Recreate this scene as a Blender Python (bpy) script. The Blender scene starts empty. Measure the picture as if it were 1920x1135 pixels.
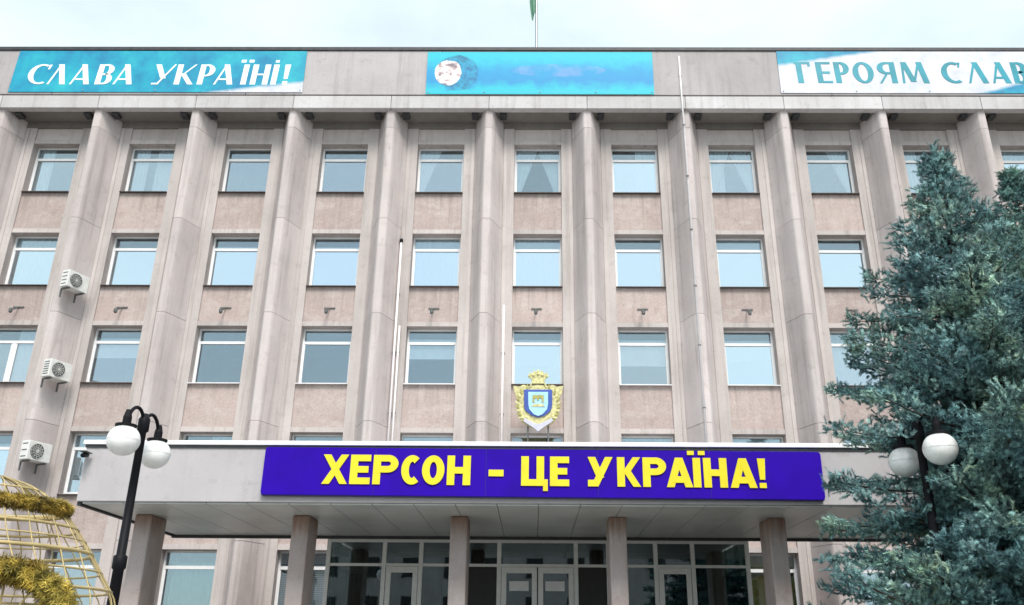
import bpy, math, random
import numpy as np
from mathutils import Vector, Matrix

random.seed(7)
RNG = np.random.default_rng(11)
R = math.radians
scene = bpy.context.scene
col = scene.collection

# ------------------------------------------------------------------ camera
cam_d = bpy.data.cameras.new('camera')
cam = bpy.data.objects.new('camera', cam_d)
col.objects.link(cam)
scene.camera = cam
cam_d.sensor_width = 36.0
cam_d.lens = 1633.48 / 1920.0 * 36.0
cam_d.shift_x = -28.41 / 1920.0
cam_d.clip_start = 0.1
cam_d.clip_end = 3000.0
cam.matrix_world = (Matrix.Translation((-0.0957, 0.0, 1.6)) @ Matrix.Rotation(R(0.516), 4, 'Z')
                    @ Matrix.Rotation(R(90 + 22.011), 4, 'X') @ Matrix.Rotation(R(0.389), 4, 'Z'))

# ------------------------------------------------------------------ sky, sun, exposure
SUN_EL, SUN_AZ = 51.0, 166.0           # azimuth clockwise from +Y (the facade faces -Y)
world = bpy.data.worlds.new('World')
scene.world = world
world.use_nodes = True
nt = world.node_tree
nt.nodes.clear()
w_out = nt.nodes.new('ShaderNodeOutputWorld')
w_bg = nt.nodes.new('ShaderNodeBackground')
w_sky = nt.nodes.new('ShaderNodeTexSky')
w_sky.sky_type = 'NISHITA'
w_sky.sun_disc = False
w_sky.sun_elevation = R(SUN_EL)
w_sky.sun_rotation = R(SUN_AZ)
w_sky.air_density = 1.0
w_sky.dust_density = 1.0
w_tc = nt.nodes.new('ShaderNodeTexCoord')
w_map = nt.nodes.new('ShaderNodeMapping')
w_map.inputs['Scale'].default_value = (1.0, 1.0, 2.2)
w_no = nt.nodes.new('ShaderNodeTexNoise')
w_no.inputs['Scale'].default_value = 2.6
w_no.inputs['Detail'].default_value = 6.0
w_no.inputs['Roughness'].default_value = 0.55
w_ra = nt.nodes.new('ShaderNodeValToRGB')
w_ra.color_ramp.elements[0].position = 0.33
w_ra.color_ramp.elements[0].color = (0.68, 0.68, 0.68, 1)
w_ra.color_ramp.elements[1].position = 0.66
w_ra.color_ramp.elements[1].color = (1, 1, 1, 1)
w_mix = nt.nodes.new('ShaderNodeMixRGB')
w_mix.inputs['Color2'].default_value = (5.5, 6.3, 6.5, 1)      # bright thin cloud
nt.links.new(w_tc.outputs['Generated'], w_map.inputs['Vector'])
nt.links.new(w_map.outputs['Vector'], w_no.inputs['Vector'])
nt.links.new(w_no.outputs['Fac'], w_ra.inputs['Fac'])
nt.links.new(w_ra.outputs['Color'], w_mix.inputs['Fac'])
nt.links.new(w_sky.outputs['Color'], w_mix.inputs['Color1'])
nt.links.new(w_mix.outputs['Color'], w_bg.inputs['Color'])
nt.links.new(w_bg.outputs['Background'], w_out.inputs['Surface'])
w_bg.inputs['Strength'].default_value = 0.10

sun_d = bpy.data.lights.new('sun', 'SUN')
sun_d.energy = 1.9
sun_d.angle = R(24)
sun_d.color = (1.0, 0.94, 0.88)
sun = bpy.data.objects.new('sun', sun_d)
col.objects.link(sun)
_az, _el = R(SUN_AZ), R(SUN_EL)
sdir = Vector((math.sin(_az) * math.cos(_el), math.cos(_az) * math.cos(_el), math.sin(_el)))
sun.rotation_euler = sdir.to_track_quat('Z', 'Y').to_euler()
sun.location = sdir * 60

scene.view_settings.view_transform = 'Standard'
scene.view_settings.look = 'None'
scene.view_settings.gamma = 1.0
scene.view_settings.use_curve_mapping = False
scene.view_settings.exposure = 0.94
scene.cycles.max_bounces = 8
scene.cycles.transparent_max_bounces = 12
scene.cycles.caustics_reflective = False
scene.cycles.caustics_refractive = False

# ------------------------------------------------------------------ materials
def srgb(r, g, b):
    f = lambda c: (c / 255 / 12.92) if c / 255 <= 0.04045 else ((c / 255 + 0.055) / 1.055) ** 2.4
    return (f(r), f(g), f(b), 1.0)

class NT:
    """short-hand for building one material's node tree"""
    def __init__(self, name):
        self.m = bpy.data.materials.new(name)
        self.m.use_nodes = True
        self.t = self.m.node_tree
        self.b = self.t.nodes['Principled BSDF']
        self.o = self.t.nodes['Material Output']
        self.tc = None
    def n(self, kind, **kw):
        nd = self.t.nodes.new(kind)
        for k, v in kw.items():
            if k in nd.inputs: nd.inputs[k].default_value = v
            else: setattr(nd, k, v)
        return nd
    def l(self, a, b): self.t.links.new(a, b)
    def coord(self, scale=(1, 1, 1), world=True):
        if world:
            g = self.n('ShaderNodeNewGeometry').outputs['Position']
        else:
            g = self.n('ShaderNodeTexCoord').outputs['Object']
        mp = self.n('ShaderNodeMapping')
        mp.inputs['Scale'].default_value = scale
        self.l(g, mp.inputs['Vector'])
        return mp.outputs['Vector']
    def noise(self, scale, detail=5, rough=0.55, vec=None, world=True, vscale=(1, 1, 1)):
        nd = self.n('ShaderNodeTexNoise')
        nd.inputs['Scale'].default_value = scale
        nd.inputs['Detail'].default_value = detail
        nd.inputs['Roughness'].default_value = rough
        self.l(vec if vec is not None else self.coord(vscale, world), nd.inputs['Vector'])
        return nd.outputs['Fac']
    def ramp(self, fac, stops):
        r = self.n('ShaderNodeValToRGB')
        e = r.color_ramp.elements
        while len(e) < len(stops): e.new(0.5)
        for el, (p, c) in zip(e, stops):
            el.position = p
            el.color = c if len(c) == 4 else (*c, 1)
        self.l(fac, r.inputs['Fac'])
        return r.outputs['Color']
    def mix(self, fac, a, b, blend='MIX'):
        m = self.n('ShaderNodeMixRGB', blend_type=blend)
        for sock, v in (('Fac', fac), ('Color1', a), ('Color2', b)):
            if isinstance(v, (int, float)): m.inputs[sock].default_value = v
            elif isinstance(v, tuple): m.inputs[sock].default_value = v
            else: self.l(v, m.inputs[sock])
        return m.outputs['Color']
    def math(self, op, a, b=None, c=None):
        m = self.n('ShaderNodeMath', operation=op)
        for i, v in enumerate((a, b, c)):
            if v is None: continue
            if isinstance(v, (int, float)): m.inputs[i].default_value = v
            else: self.l(v, m.inputs[i])
        return m.outputs[0]
    def bump(self, height, strength, dist=0.01):
        b = self.n('ShaderNodeBump')
        b.inputs['Strength'].default_value = strength
        b.inputs['Distance'].default_value = dist
        self.l(height, b.inputs['Height'])
        self.l(b.outputs['Normal'], self.b.inputs['Normal'])
    def rand(self):
        return self.n('ShaderNodeObjectInfo').outputs['Random']

def mat_simple(name, c, rough=0.5, metal=0.0, var=0.12, nscale=6.0):
    t = NT(name)
    dark = tuple(x * (1 - var) for x in c[:3])
    lite = tuple(min(1, x * (1 + var * 0.6)) for x in c[:3])
    t.l(t.ramp(t.noise(nscale), [(0.3, dark), (0.7, lite)]), t.b.inputs['Base Color'])
    t.b.inputs['Roughness'].default_value = rough
    t.b.inputs['Metallic'].default_value = metal
    return t.m

def mat_concrete(name, c1, c2, streak=0.35, grain=70.0, grain_amt=0.22, bump=0.35, tint=None):
    """aggregate-faced concrete: patches, vertical rain streaks, fine pebble grain"""
    t = NT(name)
    base = t.ramp(t.noise(0.55, 6, 0.6), [(0.30, c1), (0.72, c2)])
    if tint:
        base = t.mix(t.ramp(t.noise(1.7, 4, 0.5), [(0.42, (0, 0, 0)), (0.72, (0.6, 0.6, 0.6))]), base, tint)
    st = t.noise(1.0, 5, 0.62, vscale=(5.5, 5.5, 0.32))
    base = t.mix(t.ramp(st, [(0.50, (0, 0, 0)), (0.78, (streak, streak, streak))]), base,
                 (c1[0] * 0.52, c1[1] * 0.50, c1[2] * 0.47, 1))
    blot = t.noise(3.1, 7, 0.68)
    base = t.mix(t.ramp(blot, [(0.56, (0, 0, 0)), (0.74, (0.42, 0.42, 0.42))]), base,
                 (c1[0] * 0.6, c1[1] * 0.57, c1[2] * 0.52, 1))
    g = t.noise(grain, 3, 0.7)
    base = t.mix(1.0, base, t.ramp(g, [(0.30, (1 - grain_amt,) * 3), (0.66, (1.0, 1.0, 1.0))]), 'MULTIPLY')
    rv = t.math('MULTIPLY_ADD', t.rand(), 0.17, 0.88)
    cmb = t.n('ShaderNodeCombineXYZ')
    for i in range(3): t.l(rv, cmb.inputs[i])
    base = t.mix(1.0, base, cmb.outputs[0], 'MULTIPLY')
    t.l(base, t.b.inputs['Base Color'])
    t.b.inputs['Roughness'].default_value = 0.9
    t.bump(g, bump, 0.012)
    return t.m

M = {}
M['concrete'] = mat_concrete('fin_concrete', (0.52, 0.468, 0.455), (0.67, 0.612, 0.60), 0.60, tint=(0.64, 0.555, 0.54, 1))
M['strip'] = mat_concrete('strip_concrete', (0.51, 0.46, 0.44), (0.66, 0.60, 0.58), 0.58)
M['pebble'] = mat_concrete('pebble_dash', (0.51, 0.415, 0.385), (0.62, 0.52, 0.485), 0.30, grain=48, grain_amt=0.38, bump=0.7, tint=(0.58, 0.455, 0.43, 1))
def drips(mt):
    nt_ = mt.node_tree; b = nt_.nodes['Principled BSDF']; src = b.inputs['Base Color'].links[0].from_socket
    t = NT.__new__(NT); t.m = mt; t.t = nt_; t.b = b; t.o = nt_.nodes['Material Output']
    sep = t.n('ShaderNodeSeparateXYZ'); t.l(t.n('ShaderNodeTexCoord').outputs['Object'], sep.inputs[0])
    run = t.noise(1.0, 4, 0.7, vscale=(7.0, 7.0, 0.25))
    f = t.math('ADD', run, t.math('MULTIPLY', sep.outputs['Z'], 0.16))
    f = t.ramp(f, [(0.44, (0, 0, 0)), (0.66, (0.55, 0.55, 0.55))])
    pale = t.ramp(t.noise(1.0, 5, 0.65, vscale=(2.2, 2.2, 3.4)), [(0.50, (0, 0, 0)), (0.70, (0.38, 0.38, 0.38))])
    c = t.mix(pale, src, (0.62, 0.58, 0.55, 1))
    t.l(t.mix(f, c, (0.25, 0.21, 0.185, 1)), b.inputs['Base Color'])
drips(M['pebble'])
M['cornice'] = mat_concrete('cornice_concrete', (0.43, 0.405, 0.405), (0.54, 0.51, 0.51), 0.40)
M['cornice_lo'] = mat_concrete('cornice_band_concrete', (0.55, 0.53, 0.53), (0.70, 0.68, 0.69), 0.45)
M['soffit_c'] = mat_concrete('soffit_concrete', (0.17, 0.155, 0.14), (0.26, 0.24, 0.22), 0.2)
M['canopy'] = mat_concrete('canopy_render', (0.47, 0.45, 0.46), (0.57, 0.545, 0.56), 0.18, grain=90, grain_amt=0.15)
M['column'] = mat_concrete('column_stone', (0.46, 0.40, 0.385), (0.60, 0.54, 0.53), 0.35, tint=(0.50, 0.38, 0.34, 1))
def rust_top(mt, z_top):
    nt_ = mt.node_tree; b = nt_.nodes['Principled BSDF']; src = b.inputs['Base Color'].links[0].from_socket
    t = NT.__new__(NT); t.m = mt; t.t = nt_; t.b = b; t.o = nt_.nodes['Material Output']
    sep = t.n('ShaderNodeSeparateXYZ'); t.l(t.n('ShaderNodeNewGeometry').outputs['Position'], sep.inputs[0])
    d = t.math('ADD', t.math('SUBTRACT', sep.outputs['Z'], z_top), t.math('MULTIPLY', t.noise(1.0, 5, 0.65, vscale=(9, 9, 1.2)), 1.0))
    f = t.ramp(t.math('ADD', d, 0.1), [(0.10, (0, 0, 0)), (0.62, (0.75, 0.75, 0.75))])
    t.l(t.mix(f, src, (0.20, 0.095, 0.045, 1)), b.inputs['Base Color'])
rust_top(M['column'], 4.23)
M['soffit_p'] = mat_simple('soffit_cladding', (0.55, 0.57, 0.55), 0.38, 0.0, 0.12, 1.3)
M['white_trim'] = mat_simple('white_metal_trim', (0.86, 0.87, 0.88), 0.4, 0.0, 0.05)
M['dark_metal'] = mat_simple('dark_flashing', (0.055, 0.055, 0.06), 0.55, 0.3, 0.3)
M['sill_dark'] = mat_simple('shadow_toned_sill_metal', (0.07, 0.055, 0.05), 0.5, 0.2, 0.3)  # shadow line at the sill front put into the metal's colour
M['sill_white'] = mat_simple('white_sill_metal', (0.75, 0.75, 0.76), 0.45)
M['pvc'] = mat_simple('white_window_plastic', (0.83, 0.84, 0.85), 0.35, 0, 0.05)
M['alu'] = mat_simple('grey_white_aluminium', (0.82, 0.84, 0.82), 0.4, 0.0, 0.06)
M['black'] = mat_simple('black_iron_paint', (0.008, 0.008, 0.011), 0.55, 0.0, 0.3)
M['black'].node_tree.nodes['Principled BSDF'].inputs['Specular IOR Level'].default_value = 0.15
M['room'] = mat_simple('room_plaster', (0.42, 0.43, 0.44), 0.9, 0, 0.1, 0.7)
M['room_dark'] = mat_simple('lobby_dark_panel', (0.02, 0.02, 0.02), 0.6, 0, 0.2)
M['tan'] = mat_simple('wire_paint', (0.50, 0.39, 0.18), 0.5, 0.1, 0.25, 12)
M['ac'] = mat_simple('white_ac_enamel', (0.72, 0.72, 0.69), 0.4, 0, 0.1)
M['ac_dark'] = mat_simple('ac_grille', (0.06, 0.065, 0.065), 0.5, 0, 0.2)
M['conduit'] = mat_simple('white_conduit', (0.80, 0.76, 0.77), 0.45, 0, 0.08)
M['bracket'] = mat_simple('weathered_bracket', (0.13, 0.14, 0.14), 0.55, 0.3, 0.3)
M['steel'] = mat_simple('grey_steel', (0.30, 0.32, 0.34), 0.4, 0.7, 0.1)
M['bark'] = mat_simple('spruce_bark', (0.055, 0.040, 0.032), 0.9, 0, 0.4, 14)

def mat_globe():
    t = NT('opal_globe')
    t.l(t.ramp(t.noise(7, 5, 0.65), [(0.32, (0.80, 0.80, 0.77)), (0.55, (0.94, 0.94, 0.93))]), t.b.inputs['Base Color'])
    t.b.inputs['Roughness'].default_value = 0.28
    t.b.inputs['Subsurface Weight'].default_value = 0.5
    t.b.inputs['Subsurface Radius'].default_value = (0.2, 0.2, 0.2)
    t.b.inputs['Subsurface Scale'].default_value = 0.5
    return t.m
M['globe'] = mat_globe()

def mat_glass(name, refl, tint, rough=0.015):
    """coated pane: part mirror, part see-through"""
    t = NT(name)
    t.t.nodes.remove(t.b)
    tr = t.n('ShaderNodeBsdfTransparent'); tr.inputs['Color'].default_value = tint
    gl = t.n('ShaderNodeBsdfGlossy'); gl.inputs['Roughness'].default_value = rough
    gl.inputs['Color'].default_value = (0.80, 0.93, 1.0, 1)
    lw = t.n('ShaderNodeLayerWeight'); lw.inputs['Blend'].default_value = 0.25
    fac = t.math('MULTIPLY_ADD', lw.outputs['Fresnel'], 0.5, refl)
    bp = t.n('ShaderNodeBump'); bp.inputs['Strength'].default_value = 0.05; bp.inputs['Distance'].default_value = 0.02
    t.l(t.noise(1.3, 2, 0.4), bp.inputs['Height'])
    t.l(bp.outputs['Normal'], gl.inputs['Normal'])
    mx = t.n('ShaderNodeMixShader')
    t.l(fac, mx.inputs['Fac']); t.l(tr.outputs[0], mx.inputs[1]); t.l(gl.outputs[0], mx.inputs[2])
    t.l(mx.outputs[0], t.o.inputs['Surface'])
    return t.m
M['glass'] = mat_glass('window_glass', 0.31, (0.94, 0.98, 1.0, 1))
M['glass_clear'] = mat_glass('upper_light_glass', 0.20, (0.88, 0.95, 0.98, 1))
M['glass_mirror'] = mat_glass('sun_coated_glass', 0.62, (0.92, 0.97, 0.99, 1))
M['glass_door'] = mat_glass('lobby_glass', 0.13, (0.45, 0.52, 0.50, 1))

def mat_cloth(name, c, trans=0.4):
    t = NT(name)
    t.t.nodes.remove(t.b)
    d = t.n('ShaderNodeBsdfDiffuse'); tl = t.n('ShaderNodeBsdfTranslucent')
    cc = t.ramp(t.noise(5, 3), [(0.3, tuple(x * 0.9 for x in c)), (0.7, c)])
    t.l(cc, d.inputs['Color']); t.l(cc, tl.inputs['Color'])
    mx = t.n('ShaderNodeMixShader'); mx.inputs['Fac'].default_value = trans
    t.l(d.outputs[0], mx.inputs[1]); t.l(tl.outputs[0], mx.inputs[2]); t.l(mx.outputs[0], t.o.inputs['Surface'])
    return t.m
M['sheer'] = mat_cloth('white_sheer', (0.94, 0.95, 0.95), 0.15)
M['blind'] = mat_cloth('white_roller_blind', (0.94, 0.95, 0.95), 0.12)
M['blind_lav'] = mat_cloth('lavender_blind', (0.80, 0.80, 0.88), 0.25)
M['green_cloth'] = mat_cloth('green_curtain', (0.20, 0.45, 0.36), 0.35)
M['teal_cloth'] = mat_cloth('dark_green_curtain', (0.02, 0.13, 0.10), 0.2)
M['ochre_cloth'] = mat_cloth('ochre_curtain', (0.42, 0.36, 0.10), 0.2)

def mat_needles(name, c1, c2, c3):
    t = NT(name)
    a = t.ramp(t.noise(2.2, 4, 0.6), [(0.30, c1), (0.52, c2), (0.72, c3)])
    b = t.ramp(t.noise(9, 3, 0.6), [(0.36, (0.35, 0.37, 0.40)), (0.50, (0.95, 0.95, 0.95)), (0.66, (2.35, 2.25, 2.2))])
    hue = t.ramp(t.noise(1.1, 5, 0.7), [(0.38, (0.92, 1.0, 1.12)), (0.52, (1, 1, 1)), (0.66, (1.22, 1.08, 0.80))])
    t.l(t.mix(1.0, t.mix(1.0, a, b, 'MULTIPLY'), hue, 'MULTIPLY'), t.b.inputs['Base Color'])
    t.b.inputs['Roughness'].default_value = 0.6
    t.b.inputs['Specular IOR Level'].default_value = 0.3
    return t.m
M['needles'] = mat_needles('blue_spruce_needles', (0.065, 0.140, 0.135), (0.15, 0.275, 0.27), (0.30, 0.45, 0.45))
M['needles2'] = mat_needles('grey_green_spruce_needles', (0.045, 0.11, 0.10), (0.095, 0.20, 0.185), (0.18, 0.325, 0.305))
M['tinsel'] = mat_needles('yellow_green_tinsel', (0.12, 0.055, 0.012), (0.25, 0.185, 0.03), (0.40, 0.36, 0.09))
M['gold'] = mat_simple('yellow_gilt_paint', (0.60, 0.56, 0.27), 0.5, 0.0, 0.45, 14)
M['gold_dark'] = mat_simple('dull_gilt_paint', (0.36, 0.34, 0.10), 0.5, 0.1, 0.3, 9)
M['blue_paint'] = mat_simple('deep_blue_enamel', (0.045, 0.09, 0.36), 0.35, 0, 0.15)
M['sky_paint'] = mat_simple('pale_blue_enamel', (0.36, 0.62, 0.86), 0.35, 0, 0.12)
M['ribbon'] = mat_simple('lilac_ribbon_paint', (0.52, 0.52, 0.66), 0.4, 0, 0.12)
M['sign_blue'] = mat_simple('violet_blue_sign_film', (0.026, 0.0, 0.37), 0.6, 0, 0.18, 1.2)
M['sign_blue'].node_tree.nodes['Principled BSDF'].inputs['Specular IOR Level'].default_value = 0.12
M['sign_edge'] = mat_simple('dark_blue_sign_edge', (0.012, 0.003, 0.13), 0.4)
M['yellow'] = mat_simple('yellow_sign_letters', (0.84, 0.71, 0.02), 0.4, 0, 0.10, 3)
M['letter_white'] = mat_simple('white_print', (0.86, 0.90, 0.90), 0.5, 0, 0.06)
M['letter_teal'] = mat_simple('teal_print', (0.005, 0.28, 0.36), 0.5, 0, 0.25, 2)
M['flag_cloth'] = mat_cloth('faded_green_blue_flag', (0.26, 0.48, 0.36), 0.4)

def mat_banner(name, kind, w, h):
    """watercolour print; object coordinates run 0..w, 0..h over the banner"""
    t = NT(name)
    sep = t.n('ShaderNodeSeparateXYZ')
    t.l(t.n('ShaderNodeTexCoord').outputs['Object'], sep.inputs[0])
    x, z = sep.outputs['X'], sep.outputs['Z']
    cy = t.ramp(t.noise(0.9, 6, 0.6, world=False), [(0.30, (0.0, 0.17, 0.36)), (0.50, (0.0, 0.31, 0.46)), (0.70, (0.01, 0.45, 0.52))])
    wh = t.ramp(t.noise(1.6, 6, 0.6, world=False), [(0.30, (0.50, 0.54, 0.60)), (0.6, (0.68, 0.67, 0.73))])
    wob = t.math('MULTIPLY', t.math('SUBTRACT', t.noise(2.2, 5, 0.6, world=False), 0.5), 0.5)
    def step(v):   # soft edge at v>0
        c = t.n('ShaderNodeClamp'); t.l(t.math('MULTIPLY', v, 7.0), c.inputs['Value']); return c.outputs[0]
    if kind == 'left':       # white wedge at the lower right
        e = t.math('SUBTRACT', t.math('MULTIPLY', t.math('SUBTRACT', x, w * 0.64), h * 0.29 / (w * 0.36)), z)
        colr = t.mix(step(t.math('ADD', e, t.math('MULTIPLY', wob, 0.3))), cy, wh)
    elif kind == 'right':    # white with a blue wedge top left and bottom right
        e = t.math('SUBTRACT', z, t.math('MULTIPLY_ADD', x, h * 0.42 / 4.1, h * 0.62))
        f = t.math('SUBTRACT', t.math('MULTIPLY', t.math('SUBTRACT', x, 6.4), 0.30), z)
        k = t.math('MAXIMUM', t.math('ADD', e, t.math('MULTIPLY', wob, 0.3)), t.math('ADD', f, t.math('MULTIPLY', wob, 0.3)))
        colr = t.mix(step(k), wh, cy)
    else:
        base = t.ramp(t.math('ADD', t.math('DIVIDE', z, h), wob), [(0.10, (0.0, 0.47, 0.58)), (0.32, (0.0, 0.26, 0.55)), (0.55, (0.0, 0.30, 0.57)), (0.85, (0.0, 0.48, 0.60))])
        def disc(cx, cz, rx, rz):
            dx = t.math('DIVIDE', t.math('SUBTRACT', x, cx), rx); dz = t.math('DIVIDE', t.math('SUBTRACT', z, cz), rz)
            d = t.math('ADD', t.math('MULTIPLY', dx, dx), t.math('MULTIPLY', dz, dz))
            return step(t.math('SUBTRACT', t.math('ADD', 1.0, t.math('MULTIPLY', wob, 1.2)), d))
        base = t.mix(t.math('MULTIPLY', disc(w * 0.135, h * 0.50, 0.72, 0.74), 0.8), base, t.ramp(t.noise(3.0, 5, 0.7, world=False), [(0.40, (0.0, 0.08, 0.22)), (0.60, (0.0, 0.30, 0.50))]))
        base = t.mix(t.math('MULTIPLY', disc(w * 0.58, h * 0.56, 1.65, 0.26), 0.42), base, t.ramp(t.noise(1.4, 4, 0.6, world=False), [(0.42, (0.0, 0.28, 0.56)), (0.60, (0.26, 0.32, 0.62))]))
        blot = t.ramp(t.noise(4.0, 4, 0.6, world=False), [(0.38, (0.20, 0.17, 0.20)), (0.46, (0.62, 0.46, 0.46)), (0.52, (0.80, 0.80, 0.78))])
        colr = t.mix(disc(w * 0.095, h * 0.50, 0.46, 0.52), base, blot)
    t.l(colr, t.b.inputs['Base Color'])
    t.b.inputs['Roughness'].default_value = 0.55
    t.bump(t.noise(0.8, 3, 0.5, world=False), 0.25, 0.05)
    return t.m

def mat_paving():
    t = NT('plaza_paving')
    br = t.n('ShaderNodeTexBrick')
    br.inputs['Scale'].default_value = 2.5
    br.inputs['Color1'].default_value = (0.26, 0.25, 0.24, 1); br.inputs['Color2'].default_value = (0.32, 0.30, 0.29, 1)
    br.inputs['Mortar'].default_value = (0.14, 0.13, 0.12, 1)
    t.l(t.coord(), br.inputs['Vector'])
    t.l(t.mix(0.5, br.outputs['Color'], t.ramp(t.noise(0.4), [(0.3, (0.20, 0.20, 0.19)), (0.7, (0.34, 0.33, 0.31))])), t.b.inputs['Base Color'])
    t.b.inputs['Roughness'].default_value = 0.9
    return t.m
M['paving'] = mat_paving()

# ------------------------------------------------------------------ mesh helpers
class MB:
    def __init__(self): self.v = []; self.f = []; self.smooth = False
    def add(self, vs, fs):
        b = len(self.v); self.v += [tuple(p) for p in vs]; self.f += [tuple(i + b for i in f) for f in fs]; return self
    def box(self, x0, x1, y0, y1, z0, z1):
        return self.add([(x0, y0, z0), (x1, y0, z0), (x1, y1, z0), (x0, y1, z0), (x0, y0, z1), (x1, y0, z1), (x1, y1, z1), (x0, y1, z1)],
                        [(0, 3, 2, 1), (4, 5, 6, 7), (0, 1, 5, 4), (1, 2, 6, 5), (2, 3, 7, 6), (3, 0, 4, 7)])
    def prism(self, pts, z0, z1):
        """plan polygon (x,y, counter-clockwise) raised from z0 to z1"""
        n = len(pts)
        return self.add([(x, y, z0) for x, y in pts] + [(x, y, z1) for x, y in pts],
                        [tuple(range(n))[::-1], tuple(range(n, 2 * n))] + [(i, (i + 1) % n, n + (i + 1) % n, n + i) for i in range(n)])
    def plate(self, pts, y0, y1):
        """elevation polygon (x,z) with thickness from y0 (front) to y1"""
        n = len(pts)
        return self.add([(x, y0, z) for x, z in pts] + [(x, y1, z) for x, z in pts],
                        [tuple(range(n)), tuple(range(n, 2 * n))[::-1]] + [(i, n + i, n + (i + 1) % n, (i + 1) % n) for i in range(n)])
    def tube(self, path, rad, seg=8, closed=False):
        path = [Vector(p) for p in path]; n = len(path)
        rads = rad if isinstance(rad, (list, tuple)) else [rad] * n
        b = len(self.v); up = None
        for i, p in enumerate(path):
            t = (path[(i + 1) % n] - path[i - 1]) if closed else (path[min(i + 1, n - 1)] - path[max(i - 1, 0)])
            t.normalize()
            if up is None:
                up = Vector((0, 0, 1)) if abs(t.z) < 0.9 else Vector((1, 0, 0))
            u = (up - t * up.dot(t)).normalized(); up = u; w = t.cross(u)
            for k in range(seg):
                a = 2 * math.pi * k / seg
                self.v.append(tuple(p + (u * math.cos(a) + w * math.sin(a)) * rads[i]))
        m = n if closed else n - 1
        for i in range(m):
            for k in range(seg):
                a = b + i * seg + k; a2 = b + i * seg + (k + 1) % seg
                c = b + ((i + 1) % n) * seg + k; c2 = b + ((i + 1) % n) * seg + (k + 1) % seg
                self.f.append((a, a2, c2, c))
        if not closed:
            self.f.append(tuple(b + k for k in range(seg))[::-1]); self.f.append(tuple(b + (n - 1) * seg + k for k in range(seg)))
        return self
    def lathe(self, prof, cx=0, cy=0, cz=0, seg=20):
        b = len(self.v)
        for r, z in prof:
            for k in range(seg):
                a = 2 * math.pi * k / seg; self.v.append((cx + r * math.cos(a), cy + r * math.sin(a), cz + z))
        for i in range(len(prof) - 1):
            for k in range(seg):
                self.f.append((b + i * seg + k, b + i * seg + (k + 1) % seg, b + (i + 1) * seg + (k + 1) % seg, b + (i + 1) * seg + k))
        self.f.append(tuple(b + k for k in range(seg))[::-1]); self.f.append(tuple(b + (len(prof) - 1) * seg + k for k in range(seg)))
        return self
    def mesh(self, name, mat, smooth=False):
        me = bpy.data.meshes.new(name); me.from_pydata(self.v, [], self.f)
        me.materials.append(M[mat] if isinstance(mat, str) else mat)
        if smooth: me.polygons.foreach_set('use_smooth', [True] * len(me.polygons))
        me.update(); return me
    def build(self, name, mat, parent=None, loc=(0, 0, 0), bevel=0, smooth=False):
        return link(name, self.mesh(name, mat, smooth), parent, loc, bevel)

def link(name, me, parent=None, loc=(0, 0, 0), bevel=0):
    o = bpy.data.objects.new(name, me); col.objects.link(o)
    o.location = loc; o.parent = parent
    if bevel:
        b = o.modifiers.new('bevel', 'BEVEL'); b.width = bevel; b.segments = 2; b.limit_method = 'ANGLE'
    return o
def root(name, loc, label, cat, group=None, rot=(0, 0, 0)):
    o = bpy.data.objects.new(name, None); col.objects.link(o); o.empty_display_size = 0.3
    o.location = loc; o.rotation_euler = rot
    return tag(o, label, cat, group)
def tag(o, label, cat, group=None):
    o['label'] = label; o['category'] = cat
    if group: o['group'] = group
    return o
def structure(o): o['kind'] = 'structure'; return o
def copy_tree(o, parent=None):
    c = o.copy(); col.objects.link(c); c.parent = parent
    for ch in o.children: copy_tree(ch, c)
    return c

# ------------------------------------------------------------------ the setting
D, B = 25.18, 3.25                # facade plane, bay width
structure(MB().add([(-600, -600, 0), (600, -600, 0), (600, 600, 0), (-600, 600, 0)], [(0, 1, 2, 3)]).build('ground', 'paving'))
PLAT = 1.05
st = structure(MB().box(-10.6, 10.6, 16.2, D - 0.02, 0.0, PLAT).build('entrance_platform', 'paving', bevel=0.01))
for i in range(6):
    MB().box(-10.6, 10.6, 16.2 - 0.34 * (i + 1), 16.2 - 0.34 * i - 0.004, 0.0, PLAT - 0.15 * (i + 1)).build('step', 'paving', st, bevel=0.01)

# ------------------------------------------------------------------ the building
bld = root('administration_building', (0, D, 0), 'long five-storey concrete office building with projecting pale vertical fins', 'building')
KMIN, KMAX = -6, 6
TOPS = [17.52, 14.17, 10.98, 7.64, 4.28]
WH, HW = 1.82, 0.784              # window height, half width
SOF = 18.36
FIN_D, FIN_W, FIN_B = 0.78, 0.155, 0.475
XL, XR = (KMIN - 0.5) * B, (KMAX + 0.5) * B

# fins: one block per storey, open joints between
joints = [0.0] + [t + 0.15 for t in reversed(TOPS)] + [SOF - 0.004]
fin_pts = []
for i in range(29):                 # softly rounded trapezoid in plan
    x_ = -FIN_B + 2 * FIN_B * i / 28
    v_ = min(1.0, max(0.0, (FIN_B - abs(x_)) / (FIN_B - FIN_W + 0.05)))
    fin_pts.append((x_, -FIN_D * (0.55 * v_ + 0.45 * v_ * v_ * (3 - 2 * v_))))
fin_mesh = []
for a, b in zip(joints[:-1], joints[1:]):
    n_ = len(fin_pts); mb_ = MB()
    mb_.add([(x, y, a + 0.006) for x, y in fin_pts] + [(x, y, b - 0.006) for x, y in fin_pts], [(i, i + 1, n_ + i + 1, n_ + i) for i in range(n_ - 1)])
    mb_.add([(x, y, a + 0.006) for x, y in fin_pts], [tuple(range(n_))[::-1]]).add([(x, y, b - 0.006) for x, y in fin_pts], [tuple(range(n_))])
    me_ = mb_.mesh('fin_block', 'concrete'); me_.polygons.foreach_set('use_smooth', [True] * (n_ - 1) + [False] * 2); fin_mesh.append(me_)
strip_mesh = MB().box(-(B / 2 - HW), B / 2 - HW, 0.0, 0.45, 0.0, SOF).mesh('wall_strip', 'strip')
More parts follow.
